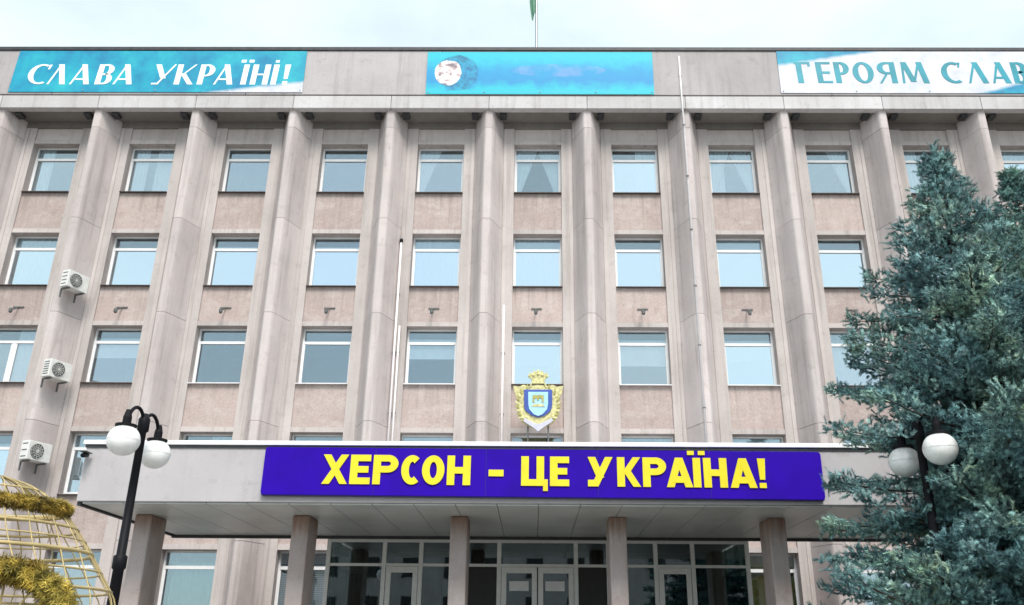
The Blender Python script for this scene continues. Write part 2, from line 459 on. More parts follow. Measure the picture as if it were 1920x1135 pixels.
fillet_mesh = MB().box(-(FIN_B + 0.13), -(FIN_B + 0.02), -0.022, -0.002, 0.0, SOF - 0.25).box(FIN_B + 0.02, FIN_B + 0.13, -0.022, -0.002, 0.0, SOF - 0.25).mesh('fillet', 'strip')
for k in range(KMIN, KMAX + 2):
    x = (k - 0.5) * B
    s = link('wall_strip', strip_mesh, bld, (x, 0, 0))
    link('fillet', fillet_mesh, s)
    for me in fin_mesh:
        link('fin_block', me, bld, (x + random.uniform(-0.004, 0.004), -0.003 + random.uniform(-0.004, 0.0), 0))

# spandrels, lintels and attic panels
LINT = 0.15
def entrance(k, r): return r == 4 and abs(k) <= 1
lint_mesh = MB().box(-HW + 0.002, HW - 0.002, 0.015, 0.44, 0.002, LINT).mesh('lintel', 'strip')
for k in range(KMIN, KMAX + 1):
    for r, t in enumerate(TOPS):
        if entrance(k, r): continue
        link('lintel', lint_mesh, bld, (k * B, 0, t))
        zb = t - WH
        zl = TOPS[r + 1] + LINT if r < 4 else 0.0
        if r == 3 and abs(k) <= 1: zl = 4.2
        MB().box(-HW + 0.002, HW - 0.002, 0.06, 0.44, zl - zb + 0.004, -0.004).build('spandrel_panel', 'pebble', bld, (k * B, 0, zb))
    MB().box(-HW + 0.002, HW - 0.002, 0.05, 0.44, 0.004, SOF - 0.24 - TOPS[0] - LINT).build('attic_panel', 'strip', bld, (k * B, 0, TOPS[0] + LINT))
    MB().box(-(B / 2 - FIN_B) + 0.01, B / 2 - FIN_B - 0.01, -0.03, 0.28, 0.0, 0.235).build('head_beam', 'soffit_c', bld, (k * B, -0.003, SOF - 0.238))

# cornice: soffit slab, lower band, parapet panels, coping
CF = 0.90
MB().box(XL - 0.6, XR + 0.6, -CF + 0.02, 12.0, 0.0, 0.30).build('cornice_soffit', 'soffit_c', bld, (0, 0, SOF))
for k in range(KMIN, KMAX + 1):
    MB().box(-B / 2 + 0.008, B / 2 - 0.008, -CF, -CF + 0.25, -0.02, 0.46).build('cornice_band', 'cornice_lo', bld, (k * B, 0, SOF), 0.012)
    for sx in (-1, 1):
        MB().box(-0.11, 0.11, -0.14, 0.14, -0.11, 0.0).build('soffit_dark_box', 'dark_metal', bld, (k * B + sx * (B / 2 - 0.47), -0.48, SOF - 0.004))  # small dark box under the soffit on either side of each fin
MB().box(XL, XR, -CF + 0.06, -CF + 0.3, 0.44, 0.56).build('shadow_gap', 'dark_metal', bld, (0, 0, SOF))
for i in range(-3, 4):
    w = 2.0 * B
    MB().box(-w / 2 + 0.008, w / 2 - 0.008, -CF - 0.015, -CF + 0.24, 0.50, 2.27).build('parapet_panel', 'cornice', bld, (i * w, 0, SOF), 0.01)
MB().box(XL - 1.7, XR + 1.7, -CF - 0.06, -CF + 0.32, 2.273, 2.41).build('coping', 'dark_metal', bld, (0, 0, SOF), 0.012)
# side returns, back and roof
MB().box(XL - 0.30, XL - 0.004, 0.46, 12.0, 0.0, SOF).build('side_wall', 'strip', bld)
MB().box(XR + 0.004, XR + 0.30, 0.46, 12.0, 0.0, SOF).build('side_wall', 'strip', bld)
MB().box(XL - 0.30, XR + 0.30, 12.004, 12.3, 0.0, SOF + 2.0).build('back_wall', 'strip', bld)
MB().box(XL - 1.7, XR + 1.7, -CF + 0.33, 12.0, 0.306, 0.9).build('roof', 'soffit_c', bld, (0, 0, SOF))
# rooms behind the glass: floors, corridor wall and partitions
rm = MB()
rm.box(XL, XR, 4.3, 4.5, 0, SOF)
for t in TOPS[1:]:
    rm.box(XL, XR, 0.46, 4.3, t + 0.32, t + 0.62)
for k in range(KMIN, KMAX + 2):
    rm.box((k - 0.5) * B - 0.06, (k - 0.5) * B + 0.06, 0.46, 4.29, 0.0, SOF - 0.01)
rm.build('rooms', 'room', bld)

# windows ------------------------------------------------------------
WY = 0.30
fr = 0.06
TR = 0.46                          # transom, below the head
def frame_mesh(mullion):
    m = MB()
    m.box(-HW + 0.004, -HW + fr, WY, WY + 0.07, -WH + 0.02, -0.004).box(HW - fr, HW - 0.004, WY, WY + 0.07, -WH + 0.02, -0.004)
    m.box(-HW + fr, HW - fr, WY + 0.002, WY + 0.068, -fr, -0.004).box(-HW + fr, HW - fr, WY + 0.002, WY + 0.068, -WH + 0.02, -WH + 0.02 + fr)
    m.box(-HW + fr, HW - fr, WY - 0.004, WY + 0.066, -TR - 0.045, -TR + 0.045)
    z0, z1 = -WH + 0.02 + fr, -TR - 0.045
    if mullion:
        m.box(-0.05, 0.05, WY + 0.002, WY + 0.066, z0, z1)
        for a, b in ((-HW + fr, -0.05), (0.05, HW - fr)):
            m.box(a + 0.002, a + 0.045, WY + 0.012, WY + 0.06, z0, z1).box(b - 0.045, b - 0.002, WY + 0.012, WY + 0.06, z0, z1)
    else:
        m.box(-HW + fr, -HW + fr + 0.03, WY + 0.012, WY + 0.06, z0, z1).box(HW - fr - 0.03, HW - fr, WY + 0.012, WY + 0.06, z0, z1)
    return m.mesh('window', 'pvc')
FM = [frame_mesh(False), frame_mesh(True)]
pane_hi = MB().box(-HW + fr, HW - fr, WY + 0.034, WY + 0.044, -TR + 0.045, -fr).mesh('pane', 'glass_clear')
pane_lo = [MB().box(-HW + fr, HW - fr, WY + 0.034, WY + 0.044, -WH + 0.02 + fr, -TR - 0.045).mesh('pane', g) for g in ('glass', 'glass_mirror', 'glass_clear')]
sill_m = {c: MB().add([(-HW + 0.003, -0.05, -WH - 0.03), (HW - 0.003, -0.05, -WH - 0.03), (HW - 0.003, WY - 0.003, -WH + 0.006), (-HW + 0.003, WY - 0.003, -WH + 0.006),
                       (-HW + 0.003, -0.05, -WH - 0.055), (HW - 0.003, -0.05, -WH - 0.055), (HW - 0.003, WY - 0.003, -WH - 0.012), (-HW + 0.003, WY - 0.003, -WH - 0.012)],
                      [(0, 1, 2, 3), (4, 7, 6, 5), (0, 4, 5, 1), (1, 5, 6, 2), (2, 6, 7, 3), (3, 7, 4, 0)]).mesh('sill', c) for c in ('sill_dark', 'sill_white')}
CY = WY + 0.10
def sheet(x0, x1, z0, z1, folds, amp, taper=None, n=36):
    """hanging cloth; taper(zfrac) gives (left, right) fractions at each height"""
    m = MB(); rows = 8
    for j in range(rows + 1):
        v = j / rows
        a, b = taper(v) if taper else (0.0, 1.0)
        for i in range(n + 1):
            u = i / n; xx = x0 + (x1 - x0) * (a + (b - a) * u)
            m.v.append((xx, CY + amp * math.sin(u * folds * 2 * math.pi) + amp * 0.4 * math.sin(u * folds * 4.7 + 1), z1 + (z0 - z1) * v))
    for j in range(rows):
        for i in range(n):
            a = j * (n + 1) + i
            m.f.append((a, a + 1, a + n + 2, a + n + 1))
    return m
ZB, ZT = -WH + 0.03, -0.02
def deco_mesh(kind):
    L, Rr = -HW + 0.03, HW - 0.03
    if kind == 'full': return sheet(L, Rr, ZB, ZT, 9, 0.02).mesh('curtain', 'sheer', True), 'curtain'
    if kind == 'left': return sheet(L, L + 0.55, ZB, ZT, 4, 0.022).mesh('curtain', 'sheer', True), 'curtain'
    if kind == 'right': return sheet(0.05, Rr, ZB, ZT, 4, 0.022).mesh('curtain', 'sheer', True), 'curtain'
    if kind == 'swagl': return sheet(L, L + 0.75, ZB, ZT, 5, 0.025, lambda v: (0, 1 - 0.80 * v)).mesh('curtain', 'sheer', True), 'curtain'
    if kind == 'swagr': return sheet(Rr - 0.75, Rr, ZB, ZT, 5, 0.025, lambda v: (0.80 * v, 1)).mesh('curtain', 'sheer', True), 'curtain'
    if kind == 'blind': return MB().box(L, Rr, CY, CY + 0.006, ZB, ZT).mesh('blind', 'blind'), 'blind'
    if kind == 'blindlo': return MB().box(L, Rr, CY, CY + 0.006, ZB, -TR + 0.14).mesh('blind', 'blind'), 'blind'
    if kind == 'lav': return MB().box(L, Rr, CY, CY + 0.006, ZB, -TR).mesh('blind', 'blind_lav'), 'blind'
    if kind == 'half': return MB().box(L, Rr, CY, CY + 0.006, -0.92, -0.30).box(L, Rr, CY - 0.01, CY + 0.016, -0.945, -0.92).mesh('blind', 'blind'), 'blind'
    if kind == 'half2': return MB().box(L, Rr, CY, CY + 0.006, -1.12, -0.30).box(L, Rr, CY - 0.01, CY + 0.016, -1.145, -1.12).mesh('blind', 'blind'), 'blind'
    if kind == 'slats':
        m = MB()
        for i in range(34):
            z = ZB + 0.05 * i
            m.add([(L, CY - 0.02, z), (Rr, CY - 0.02, z), (Rr, CY + 0.02, z + 0.026), (L, CY + 0.02, z + 0.026)], [(0, 1, 2, 3)])
        return m.mesh('slatted_blind', 'blind'), 'slatted_blind'
    if kind == 'green': return sheet(L + 0.2, Rr, ZB, -0.3, 7, 0.03).mesh('curtain', 'green_cloth', True), 'curtain'
    if kind == 'teal': return sheet(L, L + 0.4, ZB, ZT, 4, 0.03).mesh('curtain', 'teal_cloth', True), 'curtain'
    if kind == 'ochre': return sheet(L, Rr, ZB, ZT, 6, 0.03).mesh('curtain', 'ochre_cloth', True), 'curtain'
DECO = {}
def deco(kind):
    if kind not in DECO: DECO[kind] = deco_mesh(kind)
    return DECO[kind]
PLAN = {
    0: {-6: ['left'], -5: ['left'], -4: ['left', 'right'], -3: [], -2: [], -1: ['swagl'], 0: ['swagl', 'swagr'], 1: ['right'], 2: ['swagl', 'swagr', 'left'], 3: ['swagr'], 4: ['left'], 5: ['full'], 6: []},
    1: {-6: ['full'], -5: ['full'], -4: ['lav'], -3: ['blindlo'], -2: ['blindlo'], -1: ['full'], 0: ['full'], 1: ['lav'], 2: ['blind'], 3: ['lav'], 4: ['full'], 5: ['blind'], 6: []},
    2: {-6: [], -5: ['right'], -4: ['half'], -3: [], -2: [], -1: ['half'], 0: ['half2'], 1: ['half2'], 2: ['half'], 3: ['full'], 4: ['half'], 5: [], 6: ['full']},
    3: {-6: ['full'], -5: ['half'], -4: ['full'], -3: ['right'], -2: [], -1: ['blind'], 0: [], 1: ['full'], 2: ['blind'], 3: ['full'], 4: [], 5: ['blind'], 6: []},
    4: {-6: [], -5: ['slats'], -4: [], -3: ['green', 'teal'], -2: ['slats'], 2: ['ochre'], 3: [], 4: ['full'], 5: [], 6: []},
}
for r, t in enumerate(TOPS):
    for k in range(KMIN, KMAX + 1):
        if entrance(k, r): continue
        w = link('window', FM[1 if (k, r) in ((-5, 2), (-5, 4), (5, 1)) else 0], bld, (k * B, 0, t))
        link('pane', pane_hi, w); link('pane', pane_lo[1 if (r == 1 or (k, r) in ((2, 2), (0, 2), (5, 0), (-5, 3), (1, 0))) else 2 if (k, r) in ((-3, 2), (-2, 2), (-1, 2), (0, 0), (-3, 4)) else 0], w)
        link('sill', sill_m['sill_white' if (r == 2 and k in (-3, -2, -1, 1, 2)) else 'sill_dark'], w)
        for i, kd in enumerate(PLAN[r].get(k, [])):
            me, nm = deco(kd)
            link(nm, me, w, (0, 0.05 * i, 0))

# ------------------------------------------------------------------ canopy over the entrance
CX, CYF, CYB, CZ0, CZ1 = 8.86, 16.83, 21.70, 4.27, 5.36
can = root('entrance_canopy', (0, CYF, PLAT), 'wide pale concrete entrance canopy with white top edge on slim square columns', 'canopy')
oz = -PLAT
MB().box(-CX, CX, 0.0, CYB - CYF, CZ0 + oz, CZ1 + oz).build('slab', 'canopy', can, bevel=0.015)
MB().box(-5.06, 5.06, CYB - CYF + 0.003, D - CYF - 0.01, CZ0 + oz + 0.01, CZ1 + oz - 0.15).build('rear_slab', 'canopy', can)
MB().box(-CX - 0.05, CX + 0.05, -0.06, CYB - CYF + 0.05, CZ1 + oz + 0.003, CZ1 + oz + 0.09).build('roof_edge_trim', 'white_trim', can, bevel=0.01)
MB().box(-CX - 0.012, CX + 0.012, -0.025, 0.3, CZ1 + oz - 0.05, CZ1 + oz - 0.002).build('drip_edge', 'dark_metal', can)
n_p = 22
pw = 2 * (CX - 0.10) / n_p
for i in range(n_p):
    x0 = -CX + 0.10 + i * pw
    MB().box(0.006, pw - 0.006, 0.05, CYB - CYF - 0.12, -0.035, -0.003).build('soffit_panel', 'soffit_p', can, (x0, 0, CZ0 + oz), 0.006)
MB().box(-CX + 0.005, CX - 0.005, CYB - CYF - 0.11, CYB - CYF - 0.004, CZ0 + oz - 0.10, CZ0 + oz - 0.003).build('edge_profile', 'dark_metal', can)
for sx in (-1, 1):
    MB().box(min(sx * CX, sx * (CX - 0.08)) + 0.004, max(sx * CX, sx * (CX - 0.08)) - 0.004, 0.05, CYB - CYF - 0.12, CZ0 + oz - 0.07, CZ0 + oz - 0.004).build('edge_profile', 'dark_metal', can)
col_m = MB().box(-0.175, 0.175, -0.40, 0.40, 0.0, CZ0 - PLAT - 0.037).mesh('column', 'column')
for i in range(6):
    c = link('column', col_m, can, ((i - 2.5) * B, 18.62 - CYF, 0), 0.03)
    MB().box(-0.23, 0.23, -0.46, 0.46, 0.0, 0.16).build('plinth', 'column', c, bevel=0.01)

# ------------------------------------------------------------------ glazed lobby
VY = 21.72
ves = root('glass_lobby', (0, VY, PLAT), 'dark glazed entrance lobby with grey-white frames under the canopy', 'entrance')
vz = -PLAT
VX = 5.03
fb = [-VX, -3.68, -2.78, -1.79, -1.32, -0.92, 0.92, 1.32, 1.79, 2.83, 3.72, VX]
xs = [-VX, -3.68, -2.80, -1.70, -0.92, 0.92, 1.70, 2.83, 3.72, VX]
for x in xs:
    MB().box(-0.05, 0.05, -0.05, 0.05, 0.0, 4.20 - PLAT).build('mullion', 'alu', ves, (x, 0, 0), 0.006)
MB().box(-VX - 0.05, VX + 0.05, -0.045, 0.045, 4.203 + vz, 4.225 + vz).build('head_rail', 'alu', ves)
hd = [(-VX, -3.68, 'pane'), (-3.68, -2.80, 'door1'), (-2.80, -1.70, 'pane'), (-1.70, -0.92, 'board'), (-0.92, 0.92, 'door2'), (0.92, 1.70, 'board'), (1.70, 2.83, 'pane'), (2.83, 3.72, 'door1'), (3.72, VX, 'pane')]
def door_leaf(x0, x1, zt):
    w = x1 - x0; h = zt
    m = MB().box(0.01, 0.13, -0.03, 0.03, 0.02, h).box(w - 0.13, w - 0.01, -0.03, 0.03, 0.02, h)
    m.box(0.13, w - 0.13, -0.028, 0.028, h - 0.14, h).box(0.13, w - 0.13, -0.028, 0.028, 0.02, 0.45)
    d = m.build('door', 'alu', ves, (x0, -0.01, 0), 0.004)
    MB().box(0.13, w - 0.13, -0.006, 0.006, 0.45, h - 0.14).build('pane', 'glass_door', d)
    MB().tube([(w - 0.07, -0.03, 0.95), (w - 0.07, -0.08, 0.97), (w - 0.07, -0.08, 1.33), (w - 0.07, -0.03, 1.35)], 0.012, 6).build('handle', 'steel', d)
    return d
for x0, x1, kd in hd:
    a, b = x0 + 0.05, x1 - 0.05
    MB().box(a, b, -0.04, 0.04, 4.10 + vz, 4.19 + vz).build('top_rail', 'alu', ves)
    MB().box(a, b, -0.04, 0.04, 3.545 + vz, 3.61 + vz).build('transom', 'alu', ves)
    MB().box(a, b, -0.006, 0.006, 3.61 + vz, 4.10 + vz).build('pane', 'glass_door', ves)
    if kd == 'pane':
        MB().box(a, b, -0.006, 0.006, 0.12, 3.545 + vz).build('pane', 'glass_door', ves)
        MB().box(a, b, -0.04, 0.04, 0.0, 0.12).build('bottom_rail', 'alu', ves)
    elif kd == 'board':
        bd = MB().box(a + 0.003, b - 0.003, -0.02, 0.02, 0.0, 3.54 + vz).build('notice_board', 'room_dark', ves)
    elif kd == 'door1':
        door_leaf(a, b, 3.54 + vz)
    else:
        d1 = door_leaf(a, -0.004, 3.54 + vz); d2 = door_leaf(0.004, b, 3.54 + vz)
        for d, x in ((d1, 0.20), (d2, 0.18)):
            MB().box(x, x + 0.46, -0.016, -0.010, 1.95, 2.17).build('paper_notice', 'blind', d)
# sides and inside
for sx in (-1, 1):
    for y in (1.1, 2.3, D - VY - 0.06):
        MB().box(-0.05, 0.05, -0.05, 0.05, 0, 4.20 - PLAT).build('mullion', 'alu', ves, (sx * VX, y, 0))
    for y0, y1 in ((0.05, 1.05), (1.15, 2.25), (2.35, D - VY - 0.11)):
        MB().box(-0.006, 0.006, y0, y1, 0.0, 4.20 - PLAT).build('pane', 'glass_door', ves, (sx * VX, 0, 0))
    MB().box(-0.04, 0.04, 0.05, D - VY - 0.12, 3.545 + vz, 3.61 + vz).build('transom', 'alu', ves, (sx * VX, 0, 0))
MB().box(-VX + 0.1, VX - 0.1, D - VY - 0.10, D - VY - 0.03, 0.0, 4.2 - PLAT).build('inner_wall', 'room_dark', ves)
for x, w, mt in ((-4.55, 0.5, 'teal_cloth'), (-3.95, 0.25, 'ochre_cloth'), (4.55, 0.55, 'teal_cloth')):
    m = MB()
    for i in range(25):
        for z in (0.0, 2.35):
            m.v.append((x + w * i / 24, 0.35 + 0.04 * math.sin(i * 1.3), z))
    m.f = [(2 * i, 2 * i + 2, 2 * i + 3, 2 * i + 1) for i in range(24)]
    m.build('curtain', mt, ves, smooth=True)

# ------------------------------------------------------------------ letters (flat cut shapes built from strokes)
def letter_mesh(ch, w, h, tv, th, depth, mat, slant=0.0, thin=None):
    """tv: stem width, th: bar thickness, thin: width of hairline diagonals (None = tv)"""
    thin = thin or tv
    m = MB(); cnt = [0]
    def poly(pts):
        e = 0.0012 * cnt[0]; cnt[0] += 1
        pts = [(x + slant * z, z) for x, z in pts]
        ar = sum(pts[i][0] * pts[(i + 1) % len(pts)][1] - pts[(i + 1) % len(pts)][0] * pts[i][1] for i in range(len(pts)))
        if ar < 0: pts = pts[::-1]
        m.plate(pts, -depth - e, 0.0)
    def d(x0, z0, x1, z1, wd):         # stem or diagonal cut level at both ends; x = stroke centre
        poly([(x0 - wd / 2, z0), (x0 + wd / 2, z0), (x1 + wd / 2, z1), (x1 - wd / 2, z1)])
    def hb(x0, x1, z, t): poly([(x0, z - t / 2), (x1, z - t / 2), (x1, z + t / 2), (x0, z + t / 2)])
    def arc(cx, cz, rx, rz, a0, a1, n=18):   # ring with heavy sides
        for i in range(n):
            q = []
            for a in (a0 + (a1 - a0) * i / n, a0 + (a1 - a0) * (i + 1) / n):
                c, s = math.cos(R(a)), math.sin(R(a))
                q.append(((cx + rx * c, cz + rz * s), (cx + (rx - tv) * c, cz + (rz - th) * s)))
            e = cnt[0]; cnt[0] = 6
            poly([q[0][0], q[1][0], q[1][1], q[0][1]])
            cnt[0] = e
        cnt[0] += 1
    L, Rr = tv / 2, w - tv / 2
    if ch == 'Х': d(L, 0, Rr, h, tv); d(L, h, Rr, 0, tv)
    elif ch == 'Е': d(L, 0, L, h, tv); [hb(tv * 0.9, w if z != h / 2 else w * 0.9, z, th) for z in (th / 2, h / 2, h - th / 2)]
    elif ch in 'РВ':
        d(L, 0, L, h, tv)
        rz = h * 0.30 if ch == 'Р' else h * 0.265
        rx = min(w * 0.55, rz * 1.2); cxx = w - rx
        hb(tv * 0.9, cxx, h - th / 2, th); hb(tv * 0.9, cxx, h - 2 * rz + th / 2, th); arc(cxx, h - rz, rx, rz, -90, 90)
        if ch == 'В':
            rz2 = (h - 2 * rz + th) / 2; hb(tv * 0.9, cxx, th / 2, th); arc(cxx, rz2, rx, rz2, -90, 90)
    elif ch == 'Я':
        d(Rr, 0, Rr, h, tv); rz = h * 0.29; rx = w * 0.5
        hb(rx, w - tv * 0.9, h - th / 2, th); hb(rx, w - tv * 0.9, h - 2 * rz + th / 2, th); arc(rx, h - rz, rx, rz, 90, 270)
        d(thin / 2, 0, w * 0.55, h - 2 * rz + th, thin)
    elif ch == 'С':
        arc(w * 0.60, h / 2, w * 0.60, h / 2, 52 if thin == tv else 60, 308 if thin == tv else 300, 26)
        if thin != tv: poly([(w * 0.84, h * 0.74), (w * 0.92, h * 0.74), (w, h * 0.98), (w * 0.88, h * 0.98)])
    elif ch == 'О': arc(w / 2, h / 2, w / 2, h / 2, 0, 360, 32)
    elif ch == 'Н': d(L, 0, L, h, tv); d(Rr, 0, Rr, h, tv); hb(tv * 0.9, w - tv * 0.9, h / 2, th)
    elif ch == 'Ц':
        r2 = w * 0.86 - tv / 2
        d(L, 0, L, h, tv); d(r2, 0, r2, h, tv); hb(tv * 0.9, w, th / 2, th)
        poly([(w - tv * 0.62, -h * 0.17), (w, -h * 0.17), (w, th * 0.4), (w - tv * 0.62, th * 0.4)])
    elif ch == 'У':
        d(w * 0.50, h * 0.30, L, h, tv); d(w * 0.26, 0.0, w - thin / 2, h, thin); hb(0.0, w * 0.34, th / 2, th)
    elif ch == 'К': d(L, 0, L, h, tv); d(tv, h * 0.42, w - thin / 2, h, thin); d(tv * 1.25, h * 0.55, w - tv / 2, 0, tv)
    elif ch in 'АЛ':
        d(thin / 2, 0, w * 0.5, h, thin); d(w - tv / 2, 0, w * 0.5, h, tv)
        if ch == 'А': hb(w * 0.24, w * 0.76, h * 0.26, th)
    elif ch in 'ЇІ':
        d(w / 2, 0, w / 2, h, tv)
        for x in ((w / 2 - tv * 0.72, w / 2 + tv * 0.72) if ch == 'Ї' else ()):
            poly([(x - tv * 0.45, h * 1.10), (x + tv * 0.45, h * 1.10), (x + tv * 0.45, h * 1.24), (x - tv * 0.45, h * 1.24)])
    elif ch == 'і':
        d(w / 2, 0, w / 2, h, tv); poly([(w / 2 - tv * .35, h * 1.1), (w / 2 + tv * .35, h * 1.1), (w / 2 + tv * .35, h * 1.22), (w / 2 - tv * .35, h * 1.22)])
    elif ch == '!':
        poly([(w / 2 - tv * 0.34, h * 0.28), (w / 2 + tv * 0.34, h * 0.28), (w / 2 + tv * 0.52, h), (w / 2 - tv * 0.52, h)])
        poly([(w / 2 - tv * 0.45, 0), (w / 2 + tv * 0.45, 0), (w / 2 + tv * 0.45, h * 0.17), (w / 2 - tv * 0.45, h * 0.17)])
    elif ch == '-': hb(0, w, h * 0.42, th)
    elif ch == 'Г': d(L, 0, L, h, tv); hb(-tv * 0.25, w, h - th / 2, th); poly([(w - th, h * 0.80), (w, h * 0.80), (w, h), (w - th, h)])
    elif ch == 'М': d(thin / 2, 0, w * 0.12, h, thin); d(w * 0.42, 0.06 * h, w * 0.16, h, tv); d(w * 0.44, 0.06 * h, w * 0.74, h, thin); d(w - tv / 2, 0, w * 0.74, h, tv)
    return m.mesh('letter', mat)

# sign on the canopy
sg = root('sign_board', (0, CYF - 0.004, 4.36), 'violet-blue sign board with yellow letters on the canopy front', 'sign', rot=(0, R(0.26), 0))
def rrect(x0, x1, z0, z1, r, n=5):
    p = []
    for cx, cz, a in ((x1 - r, z0 + r, -90), (x1 - r, z1 - r, 0), (x0 + r, z1 - r, 90), (x0 + r, z0 + r, 180)):
        for i in range(n + 1): p.append((cx + r * math.cos(R(a + 90 * i / n)), cz + r * math.sin(R(a + 90 * i / n))))
    return p
MB().plate(rrect(-5.31, 5.43, 0.02, 0.93, 0.06), -0.10, 0.0).build('board', 'sign_blue', sg)
MB().plate(rrect(-5.30, 5.42, 0.0, 0.07, 0.03), -0.085, -0.004).build('bottom_edge', 'sign_edge', sg)
for x in (-3.16, -1.02, 1.13, 3.28):
    MB().box(x - 0.004, x + 0.004, -0.1008, -0.0995, 0.03, 0.92).build('seam', 'sign_edge', sg)
SIGN = [('Х', -4.162, -3.67), ('Е', -3.629, -3.239), ('Р', -3.188, -2.706), ('С', -2.645, -2.296), ('О', -2.245, -1.815), ('Н', -1.764, -1.313), ('-', -0.965, -0.679),
        ('Ц', -0.341, 0.17), ('Е', 0.211, 0.579), ('У', 0.937, 1.417), ('К', 1.499, 1.948), ('Р', 1.989, 2.439), ('А', 2.439, 2.939), ('Ї', 2.925, 3.125), ('Н', 3.153, 3.602), ('А', 3.653, 4.162), ('!', 4.183, 4.356)]
for ch, a, b in SIGN:
    link('letter', letter_mesh(ch, b - a, 0.565, 0.145, 0.125, 0.022, 'yellow'), sg, (a, -0.1005, 0.225))

# banners on the parapet
BY = D - CF - 0.025
def banner(x0, x1, z0, z1, kind, label, letters, lmat, tv, th, thin, zb, hh, slant, skew=0.0):
    w, h = x1 - x0, z1 - z0
    b = MB().plate([(0, 0), (w, 0), (w, h), (skew, h)], -0.018, 0.0).build('banner', mat_banner('banner_print_' + kind, kind, w, h), None, (x0, BY, z0))
    tag(b, label, 'banner')
    for ch, a, c in letters:
        link('letter', letter_mesh(ch, c - a, hh, tv, th, 0.006, lmat, slant, thin), b, (a - x0, -0.0185, zb - z0))
    for i in range(5):
        u = i / 4
        MB().lathe([(0.02, 0), (0.02, 0.03)], seg=8).build('grommet', 'steel', b, (0.08 + (w - 0.16) * u, -0.02, 0.05))
    return b
banner(-17.72, -7.86, 18.93, 20.60, 'left', 'turquoise banner with white lettering at the left end of the roof parapet',
       [('С', -17.206, -16.484), ('Л', -16.484, -15.871), ('А', -15.727, -15.06), ('В', -14.879, -14.339), ('А', -14.267, -13.618), ('У', -12.97, -12.268), ('К', -12.214, -11.566), ('Р', -11.44, -10.919),
        ('А', -10.883, -10.235), ('Ї', -10.037, -9.732), ('Н', -9.66, -9.067), ('і', -9.0, -8.75), ('!', -8.60, -8.38)], 'letter_white', 0.185, 0.06, 0.065, 19.23, 0.81, 0.07, 0.05)
banner(-3.74, 3.86, 18.87, 20.57, 'mid', 'plain cyan banner with white blot and smeared patch, middle of the parapet', [], 'letter_white', 0.2, 0.07, 0.07, 19.2, 0.8, 0)
banner(8.07, 17.9, 18.93, 20.61, 'right', 'white banner with teal lettering at the right end of the roof parapet',
       [('Г', 8.684, 9.165), ('Е', 9.344, 9.842), ('Р', 9.949, 10.448), ('О', 10.555, 11.249), ('Я', 11.391, 11.996), ('М', 12.156, 13.046), ('С', 13.508, 14.201), ('Л', 14.343, 15.018), ('А', 15.143, 15.764), ('В', 15.87, 16.37),
        ('І', 16.52, 16.72), ('!', 16.84, 17.05)], 'letter_teal', 0.19, 0.085, 0.08, 19.32, 0.85, -0.04)

# ------------------------------------------------------------------ coat of arms
EY = D - 0.86
em = root('coat_of_arms', (0.02, EY, 7.45), 'gilt coat of arms with blue shield and crown above the canopy sign', 'emblem')
def sym(half): return [(x, z) for x, z in half] + [(-x, z) for x, z in reversed(half) if abs(x) > 1e-6]
MB().plate(sym([(0, 0.02), (0.22, 0.16), (0.42, 0.26), (0.56, 0.46), (0.62, 0.72), (0.60, 0.98), (0.68, 1.14), (0.73, 1.37), (0.55, 1.34), (0.42, 1.40), (0.28, 1.36), (0, 1.40)]), -0.05, 0.0).build('back_plate', 'gold', em, bevel=0.01)
shield = lambda w, zt, zb: sym([(0, zb), (w * 0.45, zb + 0.05), (w * 0.9, zb + 0.2), (w, zb + 0.36), (w, zt)])
MB().plate(shield(0.405, 1.24, 0.42), -0.10, -0.053).build('shield', 'blue_paint', em, bevel=0.01)
inn = MB().plate(shield(0.285, 1.16, 0.42 + 0.03), -0.13, -0.103).build('inner_shield', 'sky_paint', em, bevel=0.008)
MB().plate([(-0.16, 0.84), (-0.10, 0.84), (-0.10, 0.96), (-0.03, 0.96), (-0.03, 0.90), (0.03, 0.90), (0.03, 0.96), (0.10, 0.96), (0.10, 0.84), (0.16, 0.84), (0.16, 1.06), (-0.16, 1.06)], -0.145, -0.133).build('castle', 'gold_dark', inn)
MB().plate([(-0.20, 0.72), (0.20, 0.72), (0.12, 0.80), (-0.12, 0.80)], -0.145, -0.133).build('castle', 'gold', inn)
cr = MB().plate(sym([(0, 1.42), (0.17, 1.42), (0.20, 1.56), (0.30, 1.66), (0.24, 1.76), (0.16, 1.72), (0.13, 1.82), (0.06, 1.78), (0, 1.86)]), -0.09, -0.02).build('crown', 'gold', em, bevel=0.012)
for x in (-0.26, -0.13, 0, 0.13, 0.26):
    MB().lathe([(0.005, -0.04), (0.035, -0.02), (0.042, 0), (0.035, 0.02), (0.005, 0.04)], seg=10).build('crown_bead', 'gold', cr, (x, -0.10, 1.63 + 0.07 * (1 - abs(x) / 0.26)), smooth=True)
for sx in (-1, 1):
    for i in range(14):
        a = R(-76 + 11 * i)
        px, pz = 0.52 * math.cos(a) + 0.03, 0.80 + 0.56 * math.sin(a)
        lf = MB().plate([(0, -0.012), (0.07, -0.030), (0.17, 0.0), (0.07, 0.030), (0, 0.012)], -0.022, 0.0).build('leaf', 'gold' if i % 2 else 'gold_dark', em, (sx * px, -0.055 - 0.004 * (i % 3), pz))
        lf.rotation_euler = (0, -(a + R(40)) if sx > 0 else -(math.pi - a - R(40)), 0)
MB().plate(sym([(0, 0.0), (0.12, 0.10), (0.30, 0.22), (0.42, 0.30), (0.40, 0.40), (0.24, 0.32), (0.10, 0.25), (0, 0.22)]), -0.12, -0.06).build('ribbon', 'ribbon', em, bevel=0.008)
